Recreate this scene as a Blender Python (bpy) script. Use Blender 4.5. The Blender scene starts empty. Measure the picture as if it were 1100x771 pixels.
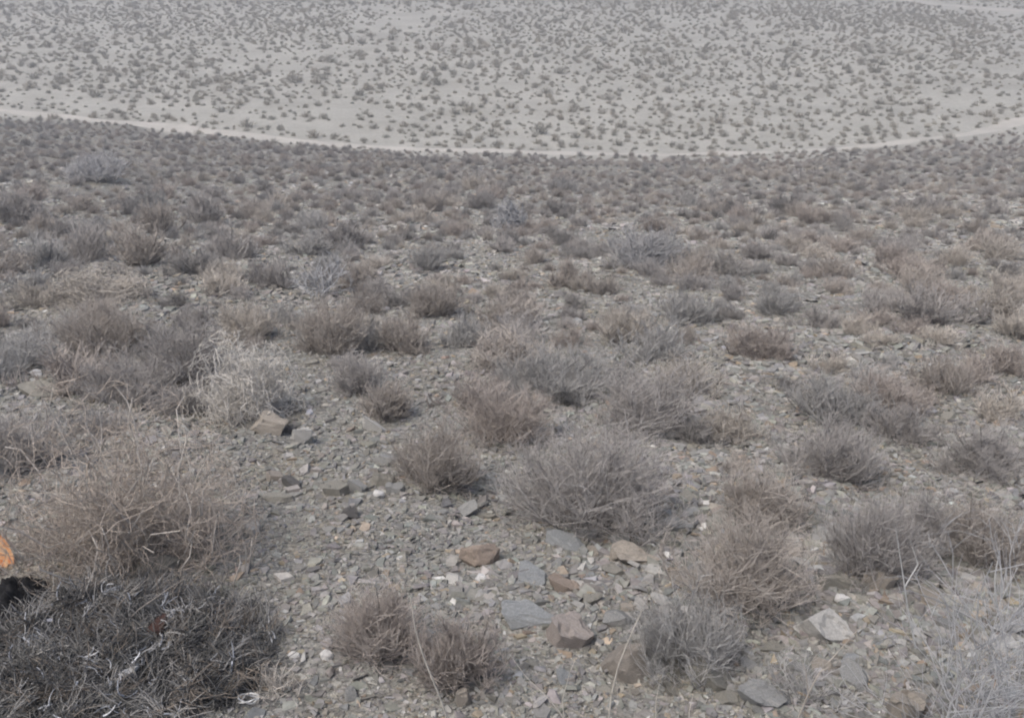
import bpy, bmesh, math
import numpy as np
from mathutils import Vector

rng = np.random.default_rng(11)
scene = bpy.context.scene
COL = scene.collection
R = math.radians

HAZE = .005
# ------------------------------------------------------------------ camera
EYE = np.array([0.0, 0.0, 1.6]); PITCH = R(28.0); F = 953.0
FW = np.array([0, math.cos(PITCH), -math.sin(PITCH)]); UP = np.array([0, math.sin(PITCH), math.cos(PITCH)])
cam_d = bpy.data.cameras.new('camera'); cam = bpy.data.objects.new('camera', cam_d); COL.objects.link(cam)
cam.location = EYE; cam.rotation_euler = (math.pi/2 - PITCH, 0, 0)
cam_d.sensor_width = 36; cam_d.lens = 36*F/1100; cam_d.clip_start = 0.05; cam_d.clip_end = 4000
scene.camera = cam

def ray(px, py):
    px = np.asarray(px, float); py = np.asarray(py, float)
    d = FW + ((px-550)/F)[..., None]*np.array([1, 0, 0]) - ((py-385.5)/F)[..., None]*UP
    return d/np.linalg.norm(d, axis=-1, keepdims=True)

# ------------------------------------------------------------------ noise
def vnoise(x, y, seed=0):
    xi = np.floor(x).astype(np.int64); yi = np.floor(y).astype(np.int64)
    fx = x-xi; fy = y-yi
    fx = fx*fx*fx*(fx*(fx*6-15)+10); fy = fy*fy*fy*(fy*(fy*6-15)+10)
    def h(a, b):
        n = (a*374761393 + b*668265263 + seed*974634777) & 0xffffffff
        n = ((n ^ (n >> 13))*1274126177) & 0xffffffff
        return ((n ^ (n >> 16)) & 0xffff)/32767.5 - 1.0
    return (h(xi, yi)*(1-fx)+h(xi+1, yi)*fx)*(1-fy) + (h(xi, yi+1)*(1-fx)+h(xi+1, yi+1)*fx)*fy
def fbm(x, y, seed=0, n=3):
    s = 0; a = 1.0
    for i in range(n):
        s = s + a*vnoise(x*2**i, y*2**i, seed+i*7); a *= .5
    return s

# ------------------------------------------------------------------ terrain
BASE = -8.0
foot_px = np.array([(-160, 108), (0, 126), (150, 139), (300, 156), (420, 164), (560, 168), (700, 170), (900, 166), (1000, 157), (1100, 147), (1260, 122)], float)
_d = ray(foot_px[:, 0], foot_px[:, 1]); _t = (BASE-EYE[2])/_d[:, 2]
foot_xy = EYE[:2] + _d[:, :2]*_t[:, None]
def foot_y(x):
    return np.interp(x, foot_xy[:, 0], foot_xy[:, 1]) + 0.9*fbm(np.asarray(x)*.3, np.asarray(x)*0+3.3, 5, 3)
def smax(a, b, k):
    h = np.clip(.5+.5*(a-b)/k, 0, 1)
    return b*(1-h)+a*h + k*h*(1-h)
def height(x, y):
    x = np.asarray(x, float); y = np.asarray(y, float)
    r = np.hypot(x, y)
    yf = np.interp(x, foot_xy[:, 0], foot_xy[:, 1])
    t = y/yf
    hill = BASE*np.where(t < 0, -1.2*(1-np.exp(t*0.85)), t)
    hill = hill + 0.10*fbm(x*.33, y*.33, 1, 2)*np.clip((r-2)/6, 0, 1) + .02*vnoise(x*1.3, y*1.3, 9)
    plain = BASE + .18*fbm(x*.07, y*.07, 3, 3) + np.clip((np.hypot(x, y-40)-70), 0, None)*.012
    z = smax(hill, plain, .35)
    near = np.clip(1-(r-3)/9, 0, 1)
    return z + near*(.022*fbm(x*3.1, y*3.1, 21, 3))
def pix(px, py):
    """ground point seen at a photograph pixel"""
    px = np.atleast_1d(np.asarray(px, float)); py = np.atleast_1d(np.asarray(py, float))
    d = ray(px, py); t = np.full(len(px), .8); done = np.zeros(len(px), bool)
    for _ in range(900):
        p = EYE+d*t[:, None]; under = p[:, 2] < height(p[:, 0], p[:, 1]); done |= under
        t = np.where(done, t, t*1.009)
        if done.all(): break
    lo = t/1.009; hi = t
    for _ in range(14):
        m = (lo+hi)/2; p = EYE+d*m[:, None]; u = p[:, 2] < height(p[:, 0], p[:, 1])
        hi = np.where(u, m, hi); lo = np.where(u, lo, m)
    return EYE+d*hi[:, None]
def depth_of(p): return float((np.asarray(p)-EYE) @ FW)
def project(p):
    v = np.asarray(p)-EYE; z = v @ FW
    return 550+F*v[..., 0]/z, 385.5-F*(v @ UP)/z

# ------------------------------------------------------------------ material helpers
def newmat(name):
    m = bpy.data.materials.new(name); m.use_nodes = True
    nt = m.node_tree; b = nt.nodes['Principled BSDF']; b.inputs['Roughness'].default_value = .9
    b.inputs['Specular IOR Level'].default_value = .2
    return m, nt, b
def N(nt, t, **k):
    n = nt.nodes.new(t)
    for a, v in k.items():
        if a.startswith('i_'): n.inputs[a[2:].replace('_', ' ')].default_value = v
        else: setattr(n, a, v)
    return n
def ramp(nt, stops, src):
    n = nt.nodes.new('ShaderNodeValToRGB'); e = n.color_ramp.elements
    while len(e) < len(stops): e.new(.5)
    for el, (p, c) in zip(e, stops): el.position = p; el.color = (*c, 1) if len(c) == 3 else c
    nt.links.new(src, n.inputs[0]); return n.outputs[0]
def mixc(nt, mode, fac, a, b):
    n = nt.nodes.new('ShaderNodeMix'); n.data_type = 'RGBA'; n.blend_type = mode
    for s, v in ((n.inputs[0], fac), (n.inputs[6], a), (n.inputs[7], b)):
        if hasattr(v, 'is_linked') or isinstance(v, bpy.types.NodeSocket): nt.links.new(v, s)
        else: s.default_value = v if not isinstance(v, tuple) else ((*v, 1) if len(v) == 3 else v)
    return n.outputs[2]
def noise(nt, vec, scale, detail=4, rough=.6):
    n = N(nt, 'ShaderNodeTexNoise'); n.inputs['Scale'].default_value = scale
    n.inputs['Detail'].default_value = detail; n.inputs['Roughness'].default_value = rough
    nt.links.new(vec, n.inputs['Vector']); return n.outputs['Fac']
def bump(nt, b, h, strength, dist, prev=None):
    n = N(nt, 'ShaderNodeBump'); n.inputs['Strength'].default_value = strength; n.inputs['Distance'].default_value = dist
    nt.links.new(h, n.inputs['Height'])
    if prev: nt.links.new(prev, n.inputs['Normal'])
    nt.links.new(n.outputs[0], b.inputs['Normal']); return n.outputs[0]

# ground: slate chips on the hill, pale silt on the plain (mask from the foot of the hill)
m_ground, nt, b = newmat('ground')
pos = N(nt, 'ShaderNodeNewGeometry').outputs['Position']
att = N(nt, 'ShaderNodeAttribute', attribute_name='slope').outputs['Fac']
v1 = N(nt, 'ShaderNodeTexVoronoi'); v1.inputs['Scale'].default_value = 34; v1.inputs['Randomness'].default_value = 1
mp = N(nt, 'ShaderNodeMapping'); mp.inputs['Scale'].default_value = (.75, 1.25, 1); nt.links.new(pos, mp.inputs['Vector'])
nt.links.new(mp.outputs[0], v1.inputs['Vector'])
v2 = N(nt, 'ShaderNodeTexVoronoi'); v2.inputs['Scale'].default_value = 95; nt.links.new(pos, v2.inputs['Vector'])
sep = N(nt, 'ShaderNodeSeparateColor'); nt.links.new(v1.outputs['Color'], sep.inputs[0])
sep2 = N(nt, 'ShaderNodeSeparateColor'); nt.links.new(v2.outputs['Color'], sep2.inputs[0])
chip = ramp(nt, [(0, (.10, .10, .096)), (.45, (.185, .183, .172)), (.8, (.235, .232, .22)), (1, (.33, .325, .305))], sep.outputs[0])
chip2 = ramp(nt, [(0, (.10, .099, .094)), (.6, (.20, .197, .185)), (1, (.35, .345, .33))], sep2.outputs[1])
slate = mixc(nt, 'MIX', .5, chip, chip2)
big = ramp(nt, [(.3, (.9, .9, .89)), (.7, (1.3, 1.3, 1.26))], noise(nt, pos, .9, 5))
slate = mixc(nt, 'MULTIPLY', 1.0, slate, big)
tint = ramp(nt, [(.42, (1, 1, 1)), (.62, (1.06, 1.0, .9))], noise(nt, pos, 2.3, 3))
slate = mixc(nt, 'MULTIPLY', 1.0, slate, tint)
silt = ramp(nt, [(.3, (.315, .307, .272)), (.5, (.382, .375, .338)), (.72, (.445, .437, .395))], noise(nt, pos, .35, 6, .65))
silt2 = ramp(nt, [(.35, (.86, .86, .86)), (.6, (1.05, 1.05, 1.05))], noise(nt, pos, 7, 5, .7))
silt = mixc(nt, 'MULTIPLY', 1.0, silt, silt2)
nt.links.new(mixc(nt, 'MIX', att, silt, slate), b.inputs['Base Color'])
h1 = bump(nt, b, v1.outputs['Distance'], .7, .02)
h1 = bump(nt, b, v2.outputs['Distance'], .5, .008, h1)
bump(nt, b, noise(nt, pos, 60, 4), .4, .01, h1)

m_road, nt, b = newmat('dirt_track')
pos = N(nt, 'ShaderNodeNewGeometry').outputs['Position']
c = ramp(nt, [(.3, (.385, .37, .335)), (.7, (.49, .468, .425))], noise(nt, pos, .8, 6, .65))
nt.links.new(c, b.inputs['Base Color']); bump(nt, b, noise(nt, pos, 9, 5), .4, .05)

def object_colour_mat(name, lo, hi, scale, bmp=0.0, streak=False):
    m, nt, b = newmat(name)
    oi = N(nt, 'ShaderNodeObjectInfo')
    tc = N(nt, 'ShaderNodeTexCoord').outputs['Object']
    vec = tc
    if streak:
        mp = N(nt, 'ShaderNodeMapping'); mp.inputs['Scale'].default_value = (1, 1, 5); nt.links.new(tc, mp.inputs['Vector']); vec = mp.outputs[0]
    f = noise(nt, vec, scale, 5, .65)
    c = mixc(nt, 'MULTIPLY', 1.0, oi.outputs['Color'], ramp(nt, [(.3, (lo, lo, lo)), (.7, (hi, hi, hi))], f))
    nt.links.new(c, b.inputs['Base Color'])
    if bmp: bump(nt, b, noise(nt, vec, scale*2.2, 6, .7), .8, bmp)
    return m
m_rock = object_colour_mat('rock', .72, 1.2, 22, .006, True)
m_twig = object_colour_mat('twig', .75, 1.25, 30)
m_stem = object_colour_mat('woody_stem', .7, 1.2, 40)
def attr_mat(name, sc=0):
    m, nt, b = newmat(name)
    a = N(nt, 'ShaderNodeAttribute', attribute_name='tone')
    c = a.outputs['Color']
    if sc:
        pos = N(nt, 'ShaderNodeNewGeometry').outputs['Position']
        f = noise(nt, pos, sc, 5, .7)
        c = mixc(nt, 'MULTIPLY', 1.0, c, ramp(nt, [(.3, (.72, .72, .72)), (.7, (1.22, 1.22, 1.22))], f))
        bump(nt, b, noise(nt, pos, sc*3, 4, .7), .6, .004)
    nt.links.new(c, b.inputs['Base Color']); return m
m_chip = attr_mat('chip', 45); m_scrub = attr_mat('scrub'); m_char = attr_mat('char_strand')

# ------------------------------------------------------------------ object helpers
def mesh_from(name, verts, faces=None, loops=None, starts=None, mats=(), smooth=False, tone=None):
    me = bpy.data.meshes.new(name)
    if loops is None:
        faces = np.asarray(faces); k = faces.shape[1]
        loops = faces.reshape(-1); starts = np.arange(len(faces))*k
    me.vertices.add(len(verts)); me.vertices.foreach_set('co', np.asarray(verts, np.float32).reshape(-1))
    me.loops.add(len(loops)); me.loops.foreach_set('vertex_index', np.asarray(loops, np.int32))
    me.polygons.add(len(starts)); me.polygons.foreach_set('loop_start', np.asarray(starts, np.int32))
    me.update(calc_edges=True)
    me.polygons.foreach_set('use_smooth', np.full(len(starts), smooth))
    if tone is not None:
        a = me.color_attributes.new('tone', 'FLOAT_COLOR', 'POINT')
        a.data.foreach_set('color', np.concatenate([tone, np.ones((len(tone), 1))], 1).astype(np.float32).reshape(-1))
    for m in mats: me.materials.append(m)
    return me
def link(name, data, parent=None, loc=None, rz=0, scale=None, color=None):
    o = bpy.data.objects.new(name, data); COL.objects.link(o)
    if parent is not None: o.parent = parent
    if loc is not None: o.location = tuple(loc)
    o.rotation_euler = (0, 0, rz)
    if scale is not None: o.scale = scale if hasattr(scale, '__len__') else (scale,)*3
    if color is not None: o.color = (*color, 1)
    return o
def tag(o, label, cat, group=None, kind=None):
    o['label'] = label
    if cat: o['category'] = cat
    if group: o['group'] = group
    if kind: o['kind'] = kind
    return o

def tubes(P, Rad, sides=3):
    """P (n,k,3), Rad (n,k) -> verts, quad faces (open tubes)"""
    n, k, _ = P.shape
    T = np.gradient(P, axis=1); T /= np.linalg.norm(T, axis=2, keepdims=True)+1e-9
    ref = np.where(np.abs(T[..., 2:3]) > .8, np.array([1., 0, 0]), np.array([0, 0, 1.]))
    A = np.cross(T, ref); A /= np.linalg.norm(A, axis=2, keepdims=True)+1e-9
    B = np.cross(T, A)
    ang = np.arange(sides)*2*math.pi/sides
    ring = P[:, :, None, :] + Rad[:, :, None, None]*(np.cos(ang)[None, None, :, None]*A[:, :, None, :]+np.sin(ang)[None, None, :, None]*B[:, :, None, :])
    V = ring.reshape(-1, 3)
    i = np.arange(n)[:, None, None]*k*sides; j = np.arange(k-1)[None, :, None]*sides; s = np.arange(sides)[None, None, :]
    a = i+j+s; b2 = i+j+(s+1) % sides
    Fq = np.stack([a, b2, b2+sides, a+sides], -1).reshape(-1, 4)
    return V, Fq
def join(parts):
    V = []; Fq = []; o = 0
    for v, f in parts:
        V.append(v); Fq.append(f+o); o += len(v)
    return np.concatenate(V), np.concatenate(Fq)
def unit(v): return v/(np.linalg.norm(v, axis=-1, keepdims=True)+1e-9)

# ------------------------------------------------------------------ shrubs
def grow(g, par, n, k, length, wt, wu, wr, r0, r1, zig, t0=.25):
    """n children on the polylines par"""
    m, kk, _ = par.shape
    i = g.integers(0, m, n); t = g.uniform(t0, 1, n)*(kk-1)
    a = np.minimum(t.astype(int), kk-2); f = (t-a)[:, None]
    st = par[i, a]*(1-f)+par[i, a+1]*f
    tan = unit(par[i, a+1]-par[i, a])
    d = unit(tan*wt+np.array([0, 0, 1.])*wu+g.normal(size=(n, 3))*wr)
    L = length*g.uniform(.45, 1.15, n)
    pts = [st]; cur = st
    for s in range(k-1):
        d = unit(d+g.normal(size=(n, 3))*zig+np.array([0, 0, .08]))
        cur = cur+d*(L/(k-1))[:, None]; pts.append(cur)
    P = np.stack(pts, 1)
    P[..., 2] = np.maximum(P[..., 2], .004)
    rad = np.linspace(r0, r1, k)[None, :]*g.uniform(.75, 1.25, (n, 1))
    return P, rad
def shrub_lines(seed, W, H, n0, n1, n2, tw, style='broom'):
    g = np.random.default_rng(seed); R_ = W/2
    maxphi = {'broom': .95, 'dome': 1.25, 'tangle': 1.35, 'fork': .95}[style]
    phi = np.arccos(1-g.uniform(0, 1, n0)*(1-math.cos(maxphi))); az = g.uniform(0, 2*math.pi, n0)
    fl = g.uniform(.4, 1.0, n0)
    nc = int(g.integers(4, 8)); cz = g.uniform(0, 2*math.pi, nc); cp_ = maxphi*np.sqrt(g.uniform(0, 1, nc)); cl = g.uniform(.6, 1.15, nc); cw = g.integers(0, nc, n0)
    if style in ('broom', 'dome'):
        az = np.where(g.uniform(size=n0) < .7, cz[cw]+g.normal(0, .38, n0), az); phi = np.clip(np.where(g.uniform(size=n0) < .7, cp_[cw]+g.normal(0, .2, n0), phi), 0, 1.4); fl = fl*cl[cw]
    lump = 1+.22*np.sin(az*2+g.uniform(0, 6))+.15*np.sin(az*3+g.uniform(0, 6))
    end = np.stack([R_*np.sin(phi)*np.cos(az)*lump, R_*np.sin(phi)*np.sin(az)*lump, H*np.cos(phi)*.95+.02], 1)*fl[:, None]
    base = np.stack([g.normal(0, .11*R_, n0), g.normal(0, .11*R_, n0), np.full(n0, -.015)], 1)
    K0 = 5 if style in ('broom', 'dome') else 10
    t = np.linspace(0, 1, K0)[None, :, None]
    sag = np.array([0, 0, -1.])*(H*.18)*np.sin(t*math.pi)*np.sin(phi)[:, None, None]
    P0 = base[:, None, :]+end[:, None, :]*t+sag+np.cumsum(g.normal(size=(n0, K0, 3))*.02*W*{'tangle': 1.5, 'fork': .9}.get(style, .5), 1)*np.minimum(1, t*3)
    P0[..., 2] = np.maximum(P0[..., 2], -.01)
    rr = np.linspace(tw*2.4, tw*(1.2 if style != 'tangle' else 1.5), K0)[None, :]*g.uniform(.7, 1.3, (n0, 1))
    if style == 'tangle': prm = (.6, .2, .75, .5)
    elif style == 'fork': prm = (.9, .25, .45, .12)
    else: prm = (.7, .62, .42, .15)
    P1, r1 = grow(g, P0, n1, 4 if style != 'tangle' else 7, .38*H if style != 'tangle' else .3*W, prm[0], prm[1], prm[2], tw*1.25, tw*.7, prm[3])
    P2, r2 = grow(g, P1, n2, 3 if style != 'tangle' else 5, .24*H if style != 'tangle' else .16*W, prm[0], prm[1], prm[2], tw*.8, tw*.4, prm[3])
    A = np.concatenate([P2[:, -1], P1[:, -1], P0[:, -1]])
    k = np.array([W/2/np.quantile(np.abs(A[:, 0]), .94), W/2*.9/np.quantile(np.abs(A[:, 1]), .94), .86*H/np.quantile(A[:, 2], .96)])
    P0, P1, P2 = P0*k, P1*k, P2*k
    def env(P):
        q = np.sqrt((P[..., 0]/(W*.5))**2+(P[..., 1]/(W*.46))**2+(np.maximum(P[..., 2], 0)/(H*.95))**2)
        q0, qs = (1.0, .5) if style in ('broom', 'dome') else (.9, .3)
        f = np.where(q > q0, (q0+qs*np.tanh((q-q0)/qs))/np.maximum(q, .01), 1)
        P = P*f[..., None]
        return P
    P0, P1, P2 = env(P0), env(P1), env(P2)
    return (P0, rr), (P1, r1), (P2, r2)
def shrub_meshes(seed, W, H, n0, n1, n2, tw, style, split):
    a, b_, c = shrub_lines(seed, W, H, n0, n1, n2, tw, style)
    base = tubes(*a, 4); tw_ = join([tubes(*b_, 3), tubes(*c, 3)])
    if split:
        return (mesh_from('woody_base', base[0], base[1], mats=[m_stem], smooth=True), mesh_from('twig_crown', tw_[0], tw_[1], mats=[m_twig], smooth=True))
    v, f = join([base, tw_]); return (mesh_from('shrub', v, f, mats=[m_twig], smooth=True),)

TINT = {'brown': (.42, .382, .345), 'grey': (.41, .40, .385), 'red': (.42, .375, .34), 'tan': (.50, .46, .41),
        'pale': (.58, .55, .505), 'dark': (.31, .296, .28), 'white': (.43, .43, .437), 'mauve': (.415, .392, .373), 'haze': (.46, .455, .455), 'bone': (.46, .40, .345)}
WORD = {'brown': 'brown', 'grey': 'grey', 'red': 'reddish-brown', 'tan': 'tan', 'pale': 'pale', 'dark': 'dark', 'white': 'whitish', 'mauve': 'grey-brown', 'haze': 'whitish', 'bone': 'pale'}
# px, base py, width px, height px, tint, style, label, short name for neighbours
H_SHRUB = [
 (634, 560, 150, 108, 'mauve', 'broom', 'biggest grey-brown bush in the middle, tall fine twigs and a dark base', 'biggest grey-brown bush'),
 (540, 470, 86, 62, 'red', 'broom', 'reddish-brown bush leaning at the upper left of the biggest bush', 'reddish-brown leaning bush'),
 (602, 424, 118, 50, 'grey', 'broom', 'wide grey shrub with dark centre behind the biggest bush', 'wide grey shrub'),
 (470, 516, 84, 66, 'brown', 'broom', 'rounded brown bush beside the flat grey slab, left of the biggest bush', 'rounded brown bush'),
 (706, 458, 100, 70, 'mauve', 'broom', 'feathery grey-brown bush at the upper right of the biggest bush', 'feathery grey-brown bush'),
 (412, 446, 50, 42, 'brown', 'broom', 'small brown bush above the long slab with the white stone', 'small brown bush above the long slab'),
 (386, 420, 48, 44, 'mauve', 'broom', 'upright grey-brown shrub with pale stems above two brown shrubs', 'upright grey-brown shrub'),
 (354, 377, 66, 58, 'brown', 'broom', 'brown shrub with light lower stems below the forked white-branched bush', 'brown shrub with light lower stems'),
 (434, 376, 50, 38, 'brown', 'dome', 'round brown shrub at the right end of a pair on stony ground', 'round brown shrub of the pair'),
 (402, 374, 44, 30, 'grey', 'dome', 'greyer shrub at the left end of a pair on stony ground', 'greyer shrub of the pair'),
 (266, 444, 104, 84, 'pale', 'tangle', 'large pale bush of bare whitish twigs left of the slate scree', 'large pale bush'),
 (202, 408, 78, 64, 'mauve', 'broom', 'grey-brown bush with a dark foot left of the large pale bush', 'grey-brown bush with dark foot'),
 (110, 372, 102, 46, 'brown', 'dome', 'wide low brown bush with dark underside above a pale pointed stone', 'wide low brown bush'),
 (140, 428, 84, 50, 'mauve', 'broom', 'thin see-through brownish bush behind the tangled dead bush', 'thin see-through brownish bush'),
 (18, 392, 70, 34, 'grey', 'broom', 'faint grey shrub at the left edge above the flat slab', 'faint grey shrub'),
 (12, 500, 90, 66, 'mauve', 'broom', 'blurred grey bush at the left edge beside the tangled dead bush', 'blurred grey bush'),
 (146, 598, 236, 185, 'bone', 'tangle', 'big tangled dead bush with pale crooked twigs behind the ash heap', 'big tangled dead bush'),
 (340, 318, 70, 46, 'white', 'fork', 'leafless bush with forked white branches spreading like a fan', 'forked white-branched bush'),
 (89, 282, 56, 42, 'mauve', 'dome', 'round grey-brown bush with dark foot high on the left slope', 'round grey-brown bush'),
 (42, 288, 46, 36, 'grey', 'dome', 'grey shrub beside the round grey-brown bush, nearer the left edge', 'grey shrub near the left edge'),
 (215, 293, 58, 28, 'dark', 'dome', 'low dark cushion-shaped shrub wider than tall on the left slope', 'low dark cushion-shaped shrub'),
 (217, 239, 38, 30, 'mauve', 'dome', 'neat grey-brown dome shrub above the dark cushion-shaped shrub', 'neat grey-brown dome shrub'),
 (150, 285, 52, 42, 'brown', 'broom', 'soft brown shrub between the round bush and the dark cushion shrub', 'soft brown shrub'),
 (105, 322, 92, 34, 'tan', 'tangle', 'wide straggly light shrub above the wide low brown bush', 'wide straggly light shrub'),
 (268, 362, 58, 40, 'tan', 'dome', 'light tan rounded bush above the large pale bush', 'light tan rounded bush'),
 (502, 371, 44, 32, 'grey', 'broom', 'grey shrub above bare scree left of the wide grey shrub', 'grey shrub above bare scree'),
 (468, 338, 54, 36, 'brown', 'broom', 'brownish shrub beyond the pair of shrubs at the scree top', 'brownish shrub at the scree top'),
 (690, 284, 70, 38, 'haze', 'broom', 'hazy bluish-white bush standing out on the middle slope', 'hazy bluish-white bush'),
 (547, 244, 34, 28, 'white', 'tangle', 'white thorny bush with dark heart on the middle slope', 'white thorny bush'),
 (674, 366, 54, 36, 'tan', 'broom', 'light tan-grey shrub behind the bright white stone', 'light tan-grey shrub'),
 (812, 382, 60, 38, 'red', 'broom', 'russet shrub on the right slope above scattered pale chips', 'russet shrub'),
 (886, 504, 92, 62, 'mauve', 'dome', 'full rounded grey-brown bush in the middle of the right slope', 'full rounded grey-brown bush'),
 (892, 446, 84, 42, 'grey', 'broom', 'grey bush with dark gaps behind the full rounded bush', 'grey bush with dark gaps'),
 (812, 562, 80, 66, 'brown', 'broom', 'upright brown bush behind the wide twiggy brown bush', 'upright brown bush'),
 (794, 638, 124, 88, 'brown', 'broom', 'wide twiggy brown bush with tan twigs above the slab pile', 'wide twiggy brown bush'),
 (732, 714, 100, 90, 'grey', 'broom', 'grey bush with dark lower half beside the rounded boulder', 'grey bush beside the boulder'),
 (935, 618, 100, 90, 'mauve', 'broom', 'tall soft grey-brown bush behind the tan block', 'tall soft grey-brown bush'),
 (1000, 582, 80, 66, 'mauve', 'dome', 'soft brown bush joining the tall one at its right', 'soft joining bush'),
 (1066, 600, 96, 76, 'brown', 'broom', 'dark brown bush at the right edge above the brown stone', 'dark brown bush at the right edge'),
 (1064, 508, 88, 52, 'mauve', 'dome', 'dim grey-brown bush at the right edge above the dark brown one', 'dim grey-brown bush'),
 (1050, 800, 250, 270, 'white', 'fork', 'large whitish bush of straggling bare stems in the lower right corner', 'large whitish corner bush'),
 (404, 694, 84, 74, 'red', 'broom', 'small reddish-tipped bush with blue-grey stems left of the tall bent stalk', 'reddish-tipped bush'),
 (494, 722, 84, 76, 'red', 'broom', 'reddish bush with pale upright stems right of the tall bent stalk', 'reddish bush with pale stems'),
 (868, 752, 92, 66, 'grey', 'fork', 'sparse grey leafless bush in front of the pale striped slab', 'sparse grey leafless bush'),
 (106, 194, 54, 28, 'haze', 'broom', 'hazy whitish bush far up the left slope', 'hazy whitish bush up the left slope'),
 (744, 478, 54, 28, 'dark', 'dome', 'low dark shrub peeping out right of the feathery bush', 'low dark shrub'),
 (306, 742, 54, 44, 'tan', 'fork', 'tuft of dry straw-coloured stems at the edge of the ash heap', 'dry straw-coloured tuft'),
 (952, 440, 66, 44, 'red', 'dome', 'rusty brown bush right of the grey bush with dark gaps', 'rusty brown bush'),
 (1020, 420, 60, 36, 'brown', 'dome', 'brown shrub on the right slope beyond the rusty one', 'brown shrub beyond the rusty one'),
 (965, 470, 60, 34, 'mauve', 'dome', 'dusky shrub between the full rounded bush and the right edge', 'dusky shrub'),
 (372, 268, 46, 30, 'mauve', 'dome', 'broad grey-brown shrub directly above the forked white bush', 'broad grey-brown shrub'),
 (385, 312, 40, 30, 'brown', 'dome', 'brown shrub touching the right side of the forked white bush', 'brown shrub touching the fan bush'),
 (292, 306, 42, 28, 'mauve', 'dome', 'grey-brown shrub touching the left side of the forked white bush', 'grey-brown shrub left of the fan bush'),
 (250, 276, 46, 30, 'mauve', 'dome', 'grey-brown shrub above and right of the dark cushion-shaped shrub', 'shrub above the dark cushion'),
 (174, 252, 42, 34, 'brown', 'broom', 'brown tuft left of the neat grey-brown dome shrub', 'brown tuft left of the dome'),
 (14, 238, 50, 32, 'mauve', 'dome', 'mauve-brown shrub cut by the left edge high on the slope', 'mauve-brown edge shrub'),
 (786, 470, 58, 34, 'tan', 'broom', 'tan thin shrub above pale chips right of the low dark shrub', 'tan thin shrub'),
 (745, 420, 66, 40, 'tan', 'broom', 'light brown spreading shrub behind the feathery bush', 'light brown spreading shrub'),
 (612, 306, 40, 28, 'brown', 'dome', 'brown shrub in the centre below the white thorny bush', 'brown central shrub'),
 (735, 345, 48, 32, 'grey', 'dome', 'grey shrub between the hazy bluish bush and the russet shrub', 'grey shrub near the russet one'),
]
landmarks = []          # (px, py, phrase)
occupied = []           # (x, y, radius) of shrubs on the ground
def shrub_at(px, py, w, h, tint, style, label, hero_seed):
    p = pix(px, py)[0]; Z = depth_of(p); W = 1.06*w*Z/F; Hh = 1.1*h*Z/F
    fac = np.random.default_rng(hero_seed).uniform(.92, 1.08)
    col = np.array(TINT[tint])*fac
    tw = max(.001, (.30 if style in ('broom', 'dome') else .36)*Z/F)
    q = min(1.0, max(.22, w/150))
    if style == 'tangle': n0, n1, n2 = int(35+95*q), int(240+900*q), int(400+2000*q)
    elif style == 'fork': n0, n1, n2 = int(13+9*q), int(40+110*q), int(60+330*q)
    else: n0, n1, n2 = int(30+60*q), int(300+1050*q), int(700+3900*q)
    z = height(p[0], p[1])
    root = link('shrub', None, None, (p[0], p[1], z-.01)); root.empty_display_size = .1
    wb, tc = shrub_meshes(hero_seed, W, Hh, n0, n1, n2, tw, style, True)
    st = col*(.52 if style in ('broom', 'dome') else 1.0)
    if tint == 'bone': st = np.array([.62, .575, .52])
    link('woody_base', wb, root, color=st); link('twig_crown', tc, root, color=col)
    occupied.append((p[0], p[1], W/2*.8))
    return tag(root, label, 'shrub', 'shrubs scattered over the stony slope')
for i, (px, py, w, h, tint, style, label, short) in enumerate(H_SHRUB):
    shrub_at(px, py, w, h, tint, style, label, 100+i)
    landmarks.append((px, py-h*.4, short))

# ------------------------------------------------------------------ terrain sheet
def axis(lo_step, k, lim, c=0.0):
    a = [0.0]
    while a[-1] < lim: a.append(a[-1]+max(lo_step, k*a[-1]))
    return np.array(a)
xa = axis(.035, .016, 1100); xs = np.concatenate([-xa[:0:-1], xa])
ya = .9+axis(.02, .0125, 1400); yb = .9-axis(.06, .09, 400)[:0:-1]; ys = np.concatenate([yb, ya])
X, Y = np.meshgrid(xs, ys); Zg = height(X, Y)
nx, ny = len(xs), len(ys)
idx = np.arange(nx*ny).reshape(ny, nx)
Fq = np.stack([idx[:-1, :-1], idx[:-1, 1:], idx[1:, 1:], idx[1:, :-1]], -1).reshape(-1, 4)
me = mesh_from('ground', np.stack([X, Y, Zg], -1).reshape(-1, 3), Fq, mats=[m_ground], smooth=True)
def foot_mask(x, y):
    wd = .8+6.5*np.clip((x+9)/10, 0, 1)
    return np.clip((foot_y(x)-y)/wd+.45*fbm(x*.8, y*.8, 44, 2)*np.clip(wd/3, .4, 1), 0, 1)
slope = foot_mask(X, Y).reshape(-1)
a = me.attributes.new('slope', 'FLOAT', 'POINT'); a.data.foreach_set('value', slope.astype(np.float32))
tag(link('ground', me), 'stony slope falling to a pale sandy plain', None, kind='structure')

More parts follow.
